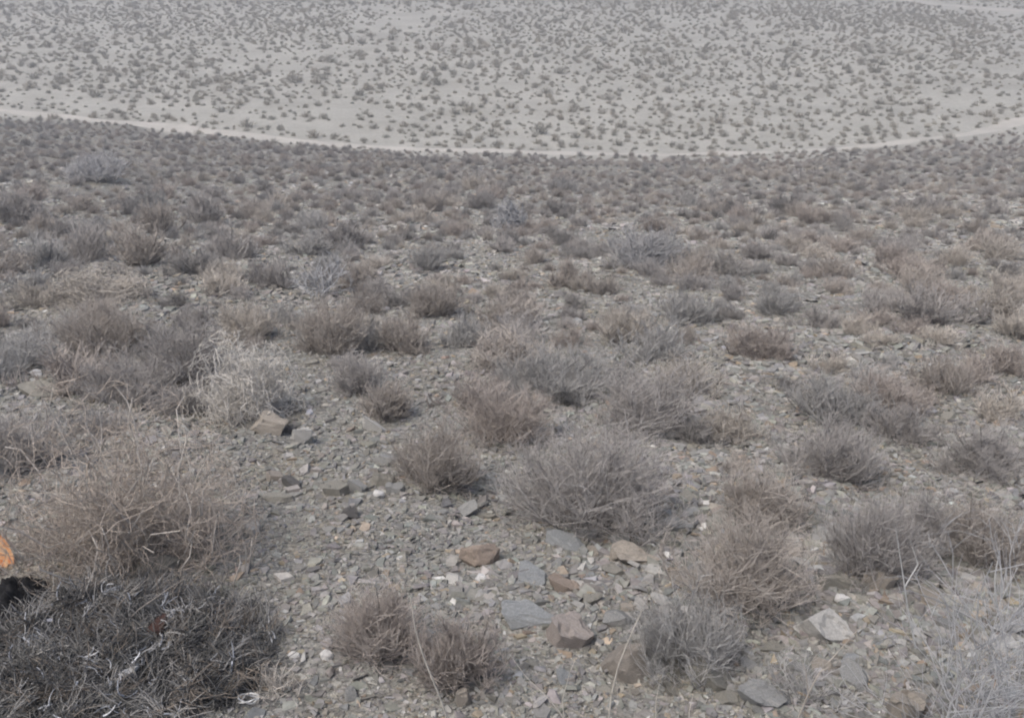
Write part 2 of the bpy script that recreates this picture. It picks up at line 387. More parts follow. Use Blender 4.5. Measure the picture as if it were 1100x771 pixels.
def strip(name, pts_px, w0, label, lift=.03):
    P = pix([p[0] for p in pts_px], [p[1] for p in pts_px])[:, :2]
    s = np.concatenate([[0], np.cumsum(np.linalg.norm(np.diff(P, axis=0), axis=1))])
    u = np.linspace(0, s[-1], int(s[-1]/.3))
    C = np.stack([np.interp(u, s, P[:, 0]), np.interp(u, s, P[:, 1])], 1)
    for _ in range(40): C[1:-1] = .5*C[1:-1]+.25*(C[:-2]+C[2:])
    T = unit(np.gradient(C, axis=0)); Nn = np.stack([-T[:, 1], T[:, 0]], 1)
    k = 9; o = np.linspace(-1, 1, k)
    wv = w0*.5*(1+.75*vnoise(u*.5, u*0, 8))
    wv2 = w0*.5*(1+.75*vnoise(u*.5, u*0+9, 8))
    off = np.where(o[None, :] < 0, o[None, :]*wv[:, None], o[None, :]*wv2[:, None])
    Q = C[:, None, :]+Nn[:, None, :]*off[..., None]
    z = height(Q[..., 0], Q[..., 1])+lift*(1-np.abs(o)**4)[None, :]-.004
    z = z-.018*np.exp(-((np.abs(o)-.5)/.16)**2)[None, :]
    ii = np.arange(len(u)*k).reshape(len(u), k)
    Fq = np.stack([ii[:-1, :-1], ii[:-1, 1:], ii[1:, 1:], ii[1:, :-1]], -1).reshape(-1, 4)[:, ::-1]
    me = mesh_from(name, np.concatenate([Q, z[..., None]], 2).reshape(-1, 3), Fq, mats=[m_road], smooth=True)
    tag(link(name, me), label, None, kind='structure'); return C
road = strip('dirt_track', [(-150, 103), (-60, 112), (0, 119), (70, 127), (150, 133), (230, 142), (300, 151), (420, 159), (560, 164), (700, 166), (830, 164), (920, 160), (1000, 150), (1060, 140), (1110, 128), (1200, 108)], .85, 'pale dirt track along the foot of the slope')
far_road = strip('far_dirt_track', [(860, -30), (930, -6), (985, 2), (1050, 9), (1120, 14), (1220, 18)], 1.3, 'faint far dirt track crossing the plain', .05)

# ------------------------------------------------------------------ shrubs of the slope, individuals
grid = {}
def gkey(x, y): return (int(math.floor(x/.8)), int(math.floor(y/.8)))
def put(x, y, r): grid.setdefault(gkey(x, y), []).append((x, y, r))
def free(x, y, r, k=.75):
    a, b_ = gkey(x, y)
    for i in range(a-2, a+3):
        for j in range(b_-2, b_+3):
            for (u, v, q) in grid.get((i, j), ()):
                if (x-u)**2+(y-v)**2 < ((r+q)*k)**2: return False
    return True
for o in occupied: put(*o)
def road_dist(x, y, C): return float(np.min(np.hypot(C[:, 0]-x, C[:, 1]-y)))
cand = []
tries = 0
while tries < 30000:
    tries += 1
    y = 2.0+40*math.sqrt(rng.uniform(0, 1)); x = rng.uniform(-1, 1)*(.68*y+2.6)
    if y > float(foot_y(x))+.1: continue
    if y > 24 and road_dist(x, y, road) < .5: continue
    dens = .8+.6*float(fbm(np.array(x*.35), np.array(y*.35), 70, 2))
    px, py = project(np.array([x, y, float(height(x, y))]))
    if py > 470: dens *= .5
    if py > 560: dens = 0
    if 320 < px < 470 and 380 < py < 460: dens *= .15
    if 250 < px < 520 and py > 450: dens = 0
    if py < 330: dens = max(dens, .35)*1.2
    dens *= .55+.45*min(1, (float(foot_y(x))-y)/5)
    if rng.uniform() > dens: continue
    W = rng.lognormal(math.log(.262 if py < 380 else .30), .36); W = min(W, .58)
    if not free(x, y, W/2, (.86 if py < 340 else .98)+.019*max(0, y-13)): continue
    put(x, y, W/2); cand.append((x, y, W, px, py))
def show(c):
    x, y, W, px, py = c
    inside = -20 < px < 1120 and py < 800
    return (W*F/depth_of([x, y, float(height(x, y))])) if inside else 0
cand.sort(key=show, reverse=True)
n_ind = 298-len(H_SHRUB)
indiv, rest = cand[:n_ind], cand[n_ind:]
lib = {}
for st in ('broom', 'dome'):
    lib[st] = [shrub_meshes(500+i+(50 if st == 'dome' else 0), .36, .27 if st == 'broom' else .23, 34, 380, 1150, .0021, st, False)[0] for i in range(9)]
keys = ['brown', 'grey', 'mauve', 'mauve', 'dark', 'tan', 'red']
from collections import defaultdict
DIRS = ['right of', 'behind and right of', 'directly behind', 'behind and left of', 'left of', 'in front and left of', 'directly in front of', 'in front and right of']
ORD = ['', 'second ', 'third ', 'fourth ', 'fifth ', 'sixth ', 'seventh ', 'eighth ', 'ninth ']
def name_by_neighbours(items, noun):
    """items: (px, py, adjective) -> one label each, from the nearest landmark, the side of it, and the order going away from it"""
    out = [None]*len(items); buckets = defaultdict(list)
    for i, (px, py, adj) in enumerate(items):
        d = [math.hypot((px-lx), (py-ly)*1.7)*(1+.0) for lx, ly, _ in landmarks]
        j = int(np.argmin(d)); lx, ly, _ = landmarks[j]
        s = int(round(math.atan2(-(py-ly)*1.7, px-lx)/(math.pi/4))) % 8
        buckets[(adj, j, s)].append((d[j], i))
    for (adj, j, s), l in buckets.items():
        l.sort()
        for k, (_, i) in enumerate(l):
            out[i] = f'{ORD[min(k, 8)]}{adj} {noun} {DIRS[s]} the {landmarks[j][2]}'.strip()
    return out
rows = []
for (x, y, W, px, py) in indiv:
    tint = keys[rng.integers(len(keys))]; st = 'dome' if rng.uniform() < .6 else 'broom'
    rows.append((x, y, W, px, py, tint, st))
adj = [('small ' if r[2] < .24 else 'wide ' if r[2] > .36 else 'medium ')+WORD[r[5]] for r in rows]
labs = name_by_neighbours([(r[3], r[4]-8, a_) for r, a_ in zip(rows, adj)], 'shrub')
for (x, y, W, px, py, tint, st), lab in zip(rows, labs):
    s = W/.36; col = np.array(TINT[tint])*rng.uniform(.85, 1.12)
    o = link('shrub', lib[st][rng.integers(9)], None, (x, y, float(height(x, y))-.01), rng.uniform(0, 6.28), (s*rng.uniform(.9, 1.15), s*rng.uniform(.9, 1.15), s*rng.uniform(.7, 1.0)), col)
    tag(o, lab, 'shrub', 'shrubs scattered over the stony slope')

# ------------------------------------------------------------------ the uncounted scrub of the far slope and plain: one mesh
pl = []
for k in range(len(road)*2):
    i = rng.integers(0, len(road)); sg = rng.choice([-1, 1]); of = rng.uniform(.45, 1.3)*sg
    x, y = road[i, 0]+rng.normal(0, .15), road[i, 1]+of
    W = min(rng.lognormal(math.log(.36), .35), .8)
    if not free(x, y, W/2, .8) or rng.uniform() < .35: continue
    put(x, y, W/2); pl.append((x, y, W))
tries = 0
while tries < 60000:
    tries += 1
    y = math.sqrt(26**2+rng.uniform(0, 1)*(122**2-26**2)); x = rng.uniform(-1, 1)*(.66*y+5)
    if y < float(foot_y(x))+.3: continue
    if y < 60 and road_dist(x, y, road) < .55: continue
    if y > 60 and road_dist(x, y, far_road) < 1.6: continue
    px, py = project(np.array([x, y, float(height(x, y))]))
    dens = .68+.42*float(fbm(np.array(x*.12), np.array(y*.12), 90, 3))+.6*math.exp(-max(0, y-float(foot_y(x)))/3.0)+.3*float(fbm(np.array(x*.6), np.array(y*.45), 93, 2))
    if ((px-985)/85)**2+((py-42)/34)**2 < 1: dens = 2
    if px > 985 and 95 < py < 150: dens *= .35
    if abs(py-(95+.13*px)) < 7 and px < 420: dens *= .25
    if rng.uniform() > dens: continue
    W = min(rng.lognormal(math.log(.36), .45), 1.0)
    if not free(x, y, W/2, .88): continue
    put(x, y, W/2); pl.append((x, y, W))
def spikes(g, W, H, n, tw):
    phi = np.arccos(1-g.uniform(0, 1, n)*.95); az = g.uniform(0, 2*math.pi, n)
    rr = g.uniform(.15, .75, n)
    lump = 1+.25*np.sin(az*2+g.uniform(0, 6))
    st = np.stack([W/2*np.sin(phi)*np.cos(az)*rr*lump, W/2*np.sin(phi)*np.sin(az)*rr*lump, H*np.cos(phi)*rr*.9], 1)
    d = unit(np.stack([np.sin(phi)*np.cos(az), np.sin(phi)*np.sin(az), np.cos(phi)+.45], 1)+g.normal(size=(n, 3))*.35)
    tip = st+d*(H*.36*g.uniform(.6, 1.2, n))[:, None]
    side = unit(np.cross(d, g.normal(size=(n, 3)))); s2 = np.cross(d, side)
    t = (tw*g.uniform(.7, 1.3, n))[:, None]
    v = np.stack([st+side*t, st-side*.5*t+s2*.87*t, st-side*.5*t-s2*.87*t, tip], 1)
    base = (np.arange(n)*4)[:, None, None]
    f = base+np.array([[0, 1, 3], [1, 2, 3], [2, 0, 3]])[None]
    return v.reshape(-1, 3), f.reshape(-1, 3)
g = np.random.default_rng(77)
T_near = [spikes(g, 1, .66, 480, .0085) for _ in range(8)]
T_far = [spikes(g, 1, .62, 130, .020) for _ in range(8)]
V = []; Fc = []; Tn = []; off = 0
pal = [np.array(TINT[k]) for k in keys]
for src, T in ((rest, T_near), (pl, T_far)):
    for it in src:
        x, y, W = it[:3]
        v, f = T[rng.integers(8)]
        a_ = rng.uniform(0, 6.28); c, s = math.cos(a_), math.sin(a_)
        sz = W*np.array([rng.uniform(.9, 1.25), rng.uniform(.85, 1.1), rng.uniform(.75, 1.1)])
        q = v*sz; q = np.stack([q[:, 0]*c-q[:, 1]*s+x, q[:, 0]*s+q[:, 1]*c+y, q[:, 2]+float(height(x, y))-.01], 1)
        col = pal[rng.integers(len(pal))]*rng.uniform(.8, 1.12)
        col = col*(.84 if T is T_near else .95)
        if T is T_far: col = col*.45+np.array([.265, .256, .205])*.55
        V.append(q); Fc.append(f+off); off += len(v); Tn.append(np.repeat(col[None], len(v), 0)*g.uniform(.8, 1.2, (len(v), 1)))
me = mesh_from('scrub', np.concatenate(V), np.concatenate(Fc), mats=[m_scrub], tone=np.concatenate(Tn))
tag(link('scrub', me), 'countless low grey-brown shrubs dotting the lower slope and far plain', 'scrub', kind='stuff')

# ------------------------------------------------------------------ rocks
def rock_mesh(seed, sub, flat, depth, round_):
    g = np.random.default_rng(seed)
    bm = bmesh.new(); bmesh.ops.create_icosphere(bm, subdivisions=sub, radius=1.0)
    v = np.array([x.co[:] for x in bm.verts])
    ax = np.array([1, depth, flat])
    for k in range(7 if not round_ else 13):
        if round_: n = unit(g.normal(size=3)); d = g.uniform(.55, .8)
        else: a_ = (k+g.uniform(-.4, .4))*2*math.pi/7; n = unit(np.array([math.cos(a_), math.sin(a_), g.normal()*.3])); d = g.uniform(.38, .68)
        e = v @ n-d; v = v-np.clip(e, 0, None)[:, None]*n
    for sg in (1, -1):
        n = unit(np.array([g.normal()*.12, g.normal()*.12, sg])); d = g.uniform(.3, .45)+.3*round_
        e = v @ n-d; v = v-np.clip(e, 0, None)[:, None]*n
    q = v*3
    nz = vnoise(q[:, 0]+q[:, 2]*.7, q[:, 1]-q[:, 2]*.6, seed % 97)+.5*vnoise(q[:, 0]*2.3+q[:, 2], q[:, 1]*2.3+q[:, 2]*1.3, seed % 89)
    v = v*(1+.06*nz[:, None]); v[:, 2] += .05*np.sign(vnoise(v[:, 0]*2.1+7, v[:, 1]*2.1, seed % 83))*(v[:, 2] > .2)
    v[:, :2] /= max(1e-6, np.abs(v[:, 0]).max()); v[:, 2] /= np.abs(v[:, 2]).max()
    v = v*ax*.5
    for x, c in zip(bm.verts, v): x.co = c
    me = bpy.data.meshes.new('rock'); bm.to_mesh(me); bm.free(); me.materials.append(m_rock); return me
RC = {'tan': (.32, .29, .25), 'orange': (.315, .26, .215), 'grey': (.275, .275, .265), 'blue': (.265, .275, .275), 'pale': (.44, .43, .405),
      'white': (.70, .69, .67), 'dark': (.13, .125, .12), 'brown': (.27, .245, .215), 'pink': (.325, .29, .265), 'olive': (.245, .235, .205)}
RW = {'tan': 'tan', 'orange': 'orange-brown', 'grey': 'grey', 'blue': 'blue-grey', 'pale': 'pale', 'white': 'white', 'dark': 'dark', 'brown': 'brown', 'pink': 'pinkish', 'olive': 'olive-grey'}
# px, py (centre), width px, thickness ratio, depth ratio, round, colour, tilt (x, y deg), yaw deg, label, short
H_ROCK = [
 (515, 604, 48, .52, .7, 1, 'orange', (0, 4), 10, 'orange-brown rounded rock alone on fine gravel', 'orange-brown rounded rock'),
 (568, 662, 66, .16, .75, 0, 'blue', (10, 8), -12, 'large flat light-grey slab above the pinkish rock', 'large light-grey slab'),
 (608, 686, 54, .5, .8, 0, 'pink', (6, 14), -25, 'pinkish angular rock below the large light-grey slab', 'pinkish angular rock'),
 (676, 718, 58, .6, .8, 1, 'brown', (0, 6), 12, 'rounded grey-brown boulder beside a grey bush', 'rounded boulder'),
 (702, 718, 44, .5, .7, 0, 'grey', (0, -14), -20, 'grey rock leaning on the right of the rounded boulder', 'grey leaning rock'),
 (728, 720, 56, .2, .4, 0, 'olive', (0, 24), -18, 'long olive-grey slab tilted down beside the leaning rock', 'long tilted slab'),
 (888, 680, 72, .3, .55, 0, 'pale', (24, 14), -8, 'big pale slab with striped upright face', 'big pale striped slab'),
 (676, 600, 64, .2, .6, 0, 'tan', (8, 4), -6, 'broad tan slab under the biggest bush', 'broad tan slab'),
 (606, 584, 46, .22, .7, 0, 'blue', (8, 10), -25, 'blue-grey slab just below the foot of the biggest bush', 'blue-grey slab'),
 (570, 622, 38, .2, .7, 0, 'blue', (10, 4), -15, 'small blue-grey slab right of the orange-brown rock', 'small blue-grey slab'),
 (608, 632, 44, .3, .5, 0, 'orange', (6, 12), -14, 'rusty layered slab above the large light-grey slab', 'rusty layered slab'),
 (632, 647, 32, .3, .7, 0, 'olive', (5, 0), 20, 'squat olive stone right of the rusty slab', 'squat olive stone'),
 (660, 616, 36, .25, .6, 0, 'olive', (6, 6), 5, 'thin olive slab just in front of the broad tan slab', 'thin olive slab'),
 (418, 496, 38, .25, .5, 0, 'grey', (4, 10), -4, 'flat grey slab with dark front edge beside the rounded brown bush', 'flat grey slab'),
 (287, 462, 46, .42, .65, 0, 'tan', (6, 6), -14, 'tan block on the scree below the large pale bush', 'tan block'),
 (325, 473, 26, .7, .8, 1, 'pale', (0, 0), 15, 'pale rounded stone right of the tan block', 'pale rounded stone'),
 (312, 464, 20, .5, .8, 0, 'dark', (0, 8), 30, 'dark chunk wedged between the tan block and the pale stone', 'dark wedged chunk'),
 (404, 462, 42, .25, .35, 0, 'pale', (4, 20), -20, 'long slab slanting below the small brown bush', 'long slanting slab'),
 (394, 453, 12, .5, .7, 1, 'white', (0, 0), 0, 'white stone at the top end of the long slanting slab', 'white stone on the long slab'),
 (408, 534, 14, .7, .8, 1, 'white', (0, 0), 20, 'bright white quartz stone below a pair of grey rocks', 'bright white quartz'),
 (413, 519, 34, .35, .7, 0, 'olive', (0, 8), 6, 'wide olive-grey rock above the bright white quartz', 'wide olive-grey rock'),
 (426, 528, 24, .4, .7, 0, 'grey', (8, 0), 0, 'small grey rock right of the bright white quartz', 'small grey rock by the quartz'),
 (385, 526, 30, .4, .7, 0, 'grey', (0, 6), -10, 'light grey rock left of the bright white quartz', 'light grey rock by the quartz'),
 (362, 530, 32, .45, .7, 0, 'olive', (0, -8), 14, 'brownish rock with a dark side left of the light grey rock', 'brownish rock with dark side'),
 (316, 522, 30, .3, .5, 0, 'dark', (4, 12), -14, 'dark purplish slab at the left end of the stone row', 'dark purplish slab'),
 (294, 514, 26, .3, .7, 0, 'brown', (0, 4), 0, 'brown flat stone left of the dark purplish slab', 'brown flat stone'),
 (268, 570, 36, .3, .4, 0, 'pale', (4, 14), -24, 'long pale stone lying right of the tangled dead bush', 'long pale stone'),
 (378, 555, 22, .6, .8, 1, 'dark', (0, 8), -10, 'dark brown lump on the gravel below the stone row', 'dark brown lump'),
 (500, 552, 34, .2, .5, 0, 'grey', (10, -12), 28, 'grey slab tilted up beside a flat one, left of the biggest bush', 'grey slab tilted up'),
 (524, 556, 28, .22, .5, 0, 'olive', (0, 4), -4, 'flat olive slab right of the grey tilted slab', 'flat olive slab'),
 (44, 424, 52, .2, .5, 0, 'olive', (4, 8), -14, 'wide olive slab above the left side of the tangled dead bush', 'wide olive slab'),
 (38, 403, 14, .5, .7, 1, 'white', (0, 0), 0, 'white stone behind the wide olive slab', 'white stone behind the slab'),
 (97, 377, 18, .5, .7, 0, 'pale', (0, 0), 10, 'pale pointed stone below the wide low brown bush', 'pale pointed stone'),
 (170, 612, 66, .3, .6, 0, 'olive', (6, 4), 4, 'flat grey-brown slab between dead bush and ash heap', 'flat slab behind the ash'),
 (350, 706, 18, .5, .6, 1, 'white', (0, 0), -6, 'white pebble left of the reddish-tipped bush', 'white pebble left of the bush'),
 (317, 704, 17, .35, .5, 1, 'white', (0, 0), -4, 'thin white pebble at the edge of the ash heap', 'thin white pebble by the ash'),
 (377, 748, 16, .7, .9, 1, 'grey', (0, 0), 0, 'rounded grey cobble on gravel near the bottom edge', 'rounded grey cobble'),
 (496, 756, 24, .9, .8, 0, 'tan', (0, 0), 6, 'tan upright block at the foot of the reddish bush', 'tan upright block'),
 (818, 752, 60, .3, .7, 0, 'grey', (6, 4), 8, 'broad grey slab at the bottom, left of the leafless bush', 'broad grey slab'),
 (768, 732, 66, .25, .5, 0, 'olive', (4, 22), -26, 'long olive slab sloping toward the broad grey slab', 'long olive sloping slab'),
 (786, 752, 34, .3, .7, 0, 'olive', (4, 4), -12, 'flat stone tucked beneath the long olive sloping slab', 'flat tucked stone'),
 (776, 658, 44, .22, .7, 0, 'grey', (8, 6), -18, 'grey slab in front of the wide twiggy brown bush', 'grey slab below the twiggy bush'),
 (942, 632, 40, .6, .7, 0, 'tan', (0, 6), -10, 'tan block with flat top below the tall soft bush', 'tan flat-topped block'),
 (905, 628, 60, .22, .5, 0, 'olive', (4, 6), -8, 'long dark-edged slab left of the tan flat-topped block', 'long dark-edged slab'),
 (904, 646, 22, .4, .6, 1, 'white', (0, 0), -10, 'white fragments above the big pale striped slab', 'white stone above the striped slab'),
 (866, 610, 34, .25, .5, 0, 'pale', (4, 10), -20, 'pale slanting slab left of the tall soft bush', 'pale slanting slab'),
 (858, 632, 38, .25, .4, 0, 'brown', (4, 18), -30, 'brown slanting slab right of the wide twiggy bush', 'brown slanting slab'),
 (972, 768, 62, .5, .7, 0, 'tan', (0, 10), 16, 'tan rock cut off by the bottom edge on the right', 'tan rock at the bottom'),
 (1056, 600, 52, .4, .6, 1, 'brown', (0, 6), -8, 'brown stone under the dark bush at the right edge', 'brown stone under the dark bush'),
 (1010, 575, 30, .3, .6, 0, 'grey', (0, 4), 0, 'grey stone right of the soft joining bush', 'grey stone'),
 (693, 379, 13, .5, .6, 1, 'white', (0, 0), 0, 'bright white stone in front of the light tan-grey shrub', 'bright white stone'),
 (842, 484, 20, .35, .6, 0, 'pale', (6, 6), -24, 'pale flake left of the full rounded bush', 'pale flake'),
 (1015, 484, 12, .5, .6, 1, 'white', (0, 0), 0, 'small white stone above the soft joining bush', 'small white stone'),
 (934, 507, 18, .4, .6, 1, 'pale', (0, 0), 0, 'pale stone at the right foot of the full rounded bush', 'pale stone at the bush foot'),
 (517, 622, 13, .6, .8, 1, 'white', (0, 0), 0, 'white chip just under the orange-brown rock', 'white chip'),
 (640, 562, 20, .4, .6, 1, 'pale', (0, 0), 0, 'pale stone at the foot of the biggest bush', 'pale stone under the biggest bush'),
 (712, 470, 36, .25, .6, 0, 'grey', (4, 4), -10, 'grey slab right of the feathery bush', 'grey slab by the feathery bush'),
 (762, 462, 28, .3, .6, 0, 'pale', (4, 4), -10, 'pale slab among bright chips beside the low dark shrub', 'pale slab among bright chips'),
 (6, 508, 26, .6, .8, 1, 'pale', (0, 0), 0, 'pale stone at the left edge below the blurred grey bush', 'pale edge stone'),
 (724, 566, 50, .2, .7, 0, 'grey', (6, 6), -10, 'flat grey slab in shade right of the biggest bush', 'flat slab right of the biggest bush'),
]
rock_spots = []
for i, (px, py, w, fl, dp, rd, colr, tilt, yaw, label, short) in enumerate(H_ROCK):
    p = pix(px, py)[0]; W = w*depth_of(p)/F
    fl = fl*1.35; me = rock_mesh(900+i, 4, fl, dp, rd)
    o = link('rock', me, None, (p[0], p[1], float(height(p[0], p[1]))+fl*W*.2), 0, W, np.array(RC[colr]))
    o.rotation_euler = (R(tilt[0]-6), R(tilt[1]*1.3), R(yaw))
    tag(o, label, 'rock', 'loose rocks and slabs on the slope')
    landmarks.append((px, py, short)); rock_spots.append((p[0], p[1], W*.5))
ROCKS = landmarks[len(H_SHRUB):]; SHR = landmarks[:len(H_SHRUB)]
rlib = [rock_mesh(1500+i, 3, rng.uniform(.14, .38), rng.uniform(.45, .85), 1 if i % 7 == 0 else 0) for i in range(20)]
lst = []; tries = 0
while len(lst) < 240 and tries < 20000:
    tries += 1
    r = 2.0*(7.0)**rng.uniform(0, 1); x = rng.uniform(-1, 1)*(.6*r); y = r
    W = min(.17, rng.lognormal(math.log(.05+.004*r), .35))
    ledge = len(lst) < 85
    if ledge: x = rng.uniform(.15, 1.7); y = rng.uniform(1.75, 3.9); W = min(.22, rng.lognormal(math.log(.11), .34))
    px, py = project(np.array([x, y, float(height(x, y))]))
    if not (0 < px < 1100 and py < 765): continue
    if px < 310 and py > 560: continue
    if ledge and py < 575: continue
    if py > 540 and px < 450 and W > .06: continue
    if any((x-a_)**2+(y-b_)**2 < (q+W*.5)**2*.8 for a_, b_, q in rock_spots): continue
    rock_spots.append((x, y, W*.5))
    k = ['grey', 'olive', 'grey', 'blue', 'olive', 'pale', 'grey', 'tan', 'olive', 'brown'][rng.integers(10)]
    if rng.uniform() < .06: k = 'white'; W *= .6
    if ledge: k = ['pale', 'grey', 'olive', 'blue', 'tan', 'grey'][rng.integers(6)]
    lst.append((x, y, W, px, py, k, int(rng.integers(20))))
def size_word(w): return 'little ' if w < .06 else 'large ' if w > .1 else ''
labs = name_by_neighbours([(l[3], l[4], size_word(l[2])+RW[l[5]]) for l in lst], 'stone')
for (x, y, W, px, py, k, m), lab in zip(lst, labs):
    col = np.array(RC[k])*rng.uniform(.85, 1.15)
    o = link('rock', rlib[m], None, (x, y, float(height(x, y))+W*(.05+.05*(W > .1))), 0, (W, W, W*rng.uniform(.9, 1.4)), col)
    o.rotation_euler = (R(rng.normal(-8, 9)), R(rng.normal(4, 9)), rng.uniform(0, 6.28))
    tag(o, lab, 'rock', 'loose rocks and slabs on the slope')

# ------------------------------------------------------------------ gravel: one mesh of slate chips
g = np.random.default_rng(5)
def chip_templates(n):
    out = []
    for _ in range(n):
        k = int(g.integers(3, 6)); an = np.sort((np.arange(k)+g.uniform(-.32, .32, k))*2*math.pi/k)
        rr = g.uniform(.7, 1.15, k); el = g.uniform(.38, .85)
        top = np.stack([np.cos(an)*rr*.86, np.sin(an)*rr*el*.86, .5+g.normal(0, .16, k)], 1)
        bot = np.stack([np.cos(an)*rr, np.sin(an)*rr*el, np.full(k, -.5)], 1)
        out.append((np.concatenate([bot, top])*.5, k))
    return out
CT = chip_templates(36)
NCH = 360000
r = 1.25*(36/1.25)**g.uniform(0, 1, NCH); x = g.uniform(-1, 1, NCH)*(.70*r+1.7); y = r
keep = (y < foot_y(x)-.2) & (g.uniform(size=NCH) < .05+foot_mask(x, y)**1.5)
x, y, r = x[keep], y[keep], r[keep]; n = len(x)
S = np.exp(g.normal(0, .58, n))*(.0036+.0020*np.minimum(r, 11))*(1+1.3*np.clip((x-.15)/.9, 0, 1)*np.clip((6-r)/3, 0, 1))
S = np.minimum(S, .03+.004*np.minimum(r, 10))
big = fbm(x*1.1, y*1.1, 31, 3); S *= np.clip(1+.4*big, .6, 1.6)
z = height(x, y)
yaw = g.uniform(0, 6.28, n); tx = g.normal(-.12, .27, n); th = g.uniform(.1, .42, n)
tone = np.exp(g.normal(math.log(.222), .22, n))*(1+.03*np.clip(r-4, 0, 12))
colr = np.stack([tone*g.normal(1.025, .03, n), tone*g.normal(1.0, .015, n), tone*g.normal(.925, .035, n)], 1)
wq = g.uniform(size=n) < .010; colr[wq] = np.array([.6, .59, .56])*g.uniform(.7, 1.1, (wq.sum(), 1)); S[wq] *= .7
rust = (g.uniform(size=n) < .05) & ~wq; colr[rust] *= np.array([1.14, .98, .82])
ti = g.integers(0, len(CT), n)
Vs = []; Ls = []; Ss = []; Ts = []; vo = 0; lo = 0
for t, (tv, k) in enumerate(CT):
    ii = np.nonzero(ti == t)[0]; m = len(ii)
    v = np.repeat(tv[None], m, 0)*S[ii][:, None, None]*2; v[..., 2] *= th[ii][:, None]
    a_ = tx[ii][:, None]; v = np.stack([v[..., 0], v[..., 1]*np.cos(a_)-v[..., 2]*np.sin(a_), v[..., 1]*np.sin(a_)+v[..., 2]*np.cos(a_)], -1)
    c, s = np.cos(yaw[ii])[:, None], np.sin(yaw[ii])[:, None]
    v = np.stack([v[..., 0]*c-v[..., 1]*s, v[..., 0]*s+v[..., 1]*c, v[..., 2]], -1)
    a_ = tx[ii][:, None]*.8; v = np.stack([v[..., 0], v[..., 1]*np.cos(a_)-v[..., 2]*np.sin(a_), v[..., 1]*np.sin(a_)+v[..., 2]*np.cos(a_)], -1)
    v += np.stack([x[ii], y[ii], z[ii]+S[ii]*th[ii]*.45], 1)[:, None, :]
    vb = vo+np.arange(m)[:, None]*2*k
    topf = vb+np.arange(k, 2*k)[None]
    j = np.arange(k); j2 = (j+1) % k
    sd = np.stack([j, j2, j2+k, j+k], 1)
    sidef = (vb[:, :, None]+sd[None]).reshape(-1, 4)
    Vs.append(v.reshape(-1, 3)); Ls.append(topf.reshape(-1)); Ss.append(lo+np.arange(m)*k); lo += m*k
    Ls.append(sidef.reshape(-1)); Ss.append(lo+np.arange(m*k)*4); lo += m*k*4
    Ts.append(np.repeat(colr[ii], 2*k, 0)); vo += m*2*k
me = mesh_from('gravel', np.concatenate(Vs), loops=np.concatenate(Ls), starts=np.concatenate(Ss), mats=[m_chip], tone=np.concatenate(Ts))
tag(link('gravel', me), 'loose grey slate chips and gravel covering the near slope', 'gravel', kind='stuff')

# ------------------------------------------------------------------ ash heap, flame and litter at the lower left
hc = pix(105, 700)[0]
def heap_h(x, y):
    u = (x-hc[0]); v = (y-hc[1])
    e = ((u+.10*v/.3)/.52)**2+(v/.36)**2
    e = e+.25*fbm(x*5, y*5, 63, 2)
    return .07*np.clip(1-e, 0, 1)**1.1*(1+.45*fbm(x*8, y*8, 61, 3))
hx, hy = np.meshgrid(np.linspace(-.66, .66, 150), np.linspace(-.42, .42, 100))
HX = hc[0]+hx; HY = hc[1]+hy; HZ = height(HX, HY)+heap_h(HX, HY)-.014+.010*fbm(HX*24, HY*24, 66, 3)*np.clip(heap_h(HX, HY)/.02, 0, 1)
ii = np.arange(HX.size).reshape(HX.shape)
Fq = np.stack([ii[:-1, :-1], ii[:-1, 1:], ii[1:, 1:], ii[1:, :-1]], -1).reshape(-1, 4)
m_ash, nt, b = newmat('ash')
pos = N(nt, 'ShaderNodeNewGeometry').outputs['Position']
nt.links.new(ramp(nt, [(.35, (.018, .018, .02)), (.6, (.05, .049, .05)), (.75, (.13, .13, .13))], noise(nt, pos, 26, 6, .7)), b.inputs['Base Color'])
bump(nt, b, noise(nt, pos, 90, 5), .8, .01)
root = link('ash_heap', None, None, (hc[0], hc[1], float(height(hc[0], hc[1]))))
def part(name, me, **k):
    o = link(name, me, root, **k)
    if 'strand' in name or 'stem' in name or 'tangle' in name: o['kind'] = 'stuff'
    o.location = (-hc[0], -hc[1], -float(height(hc[0], hc[1]))); return o
part('ash_bed', mesh_from('ash_bed', np.stack([HX, HY, HZ], -1).reshape(-1, 3), Fq, mats=[m_ash], smooth=True))
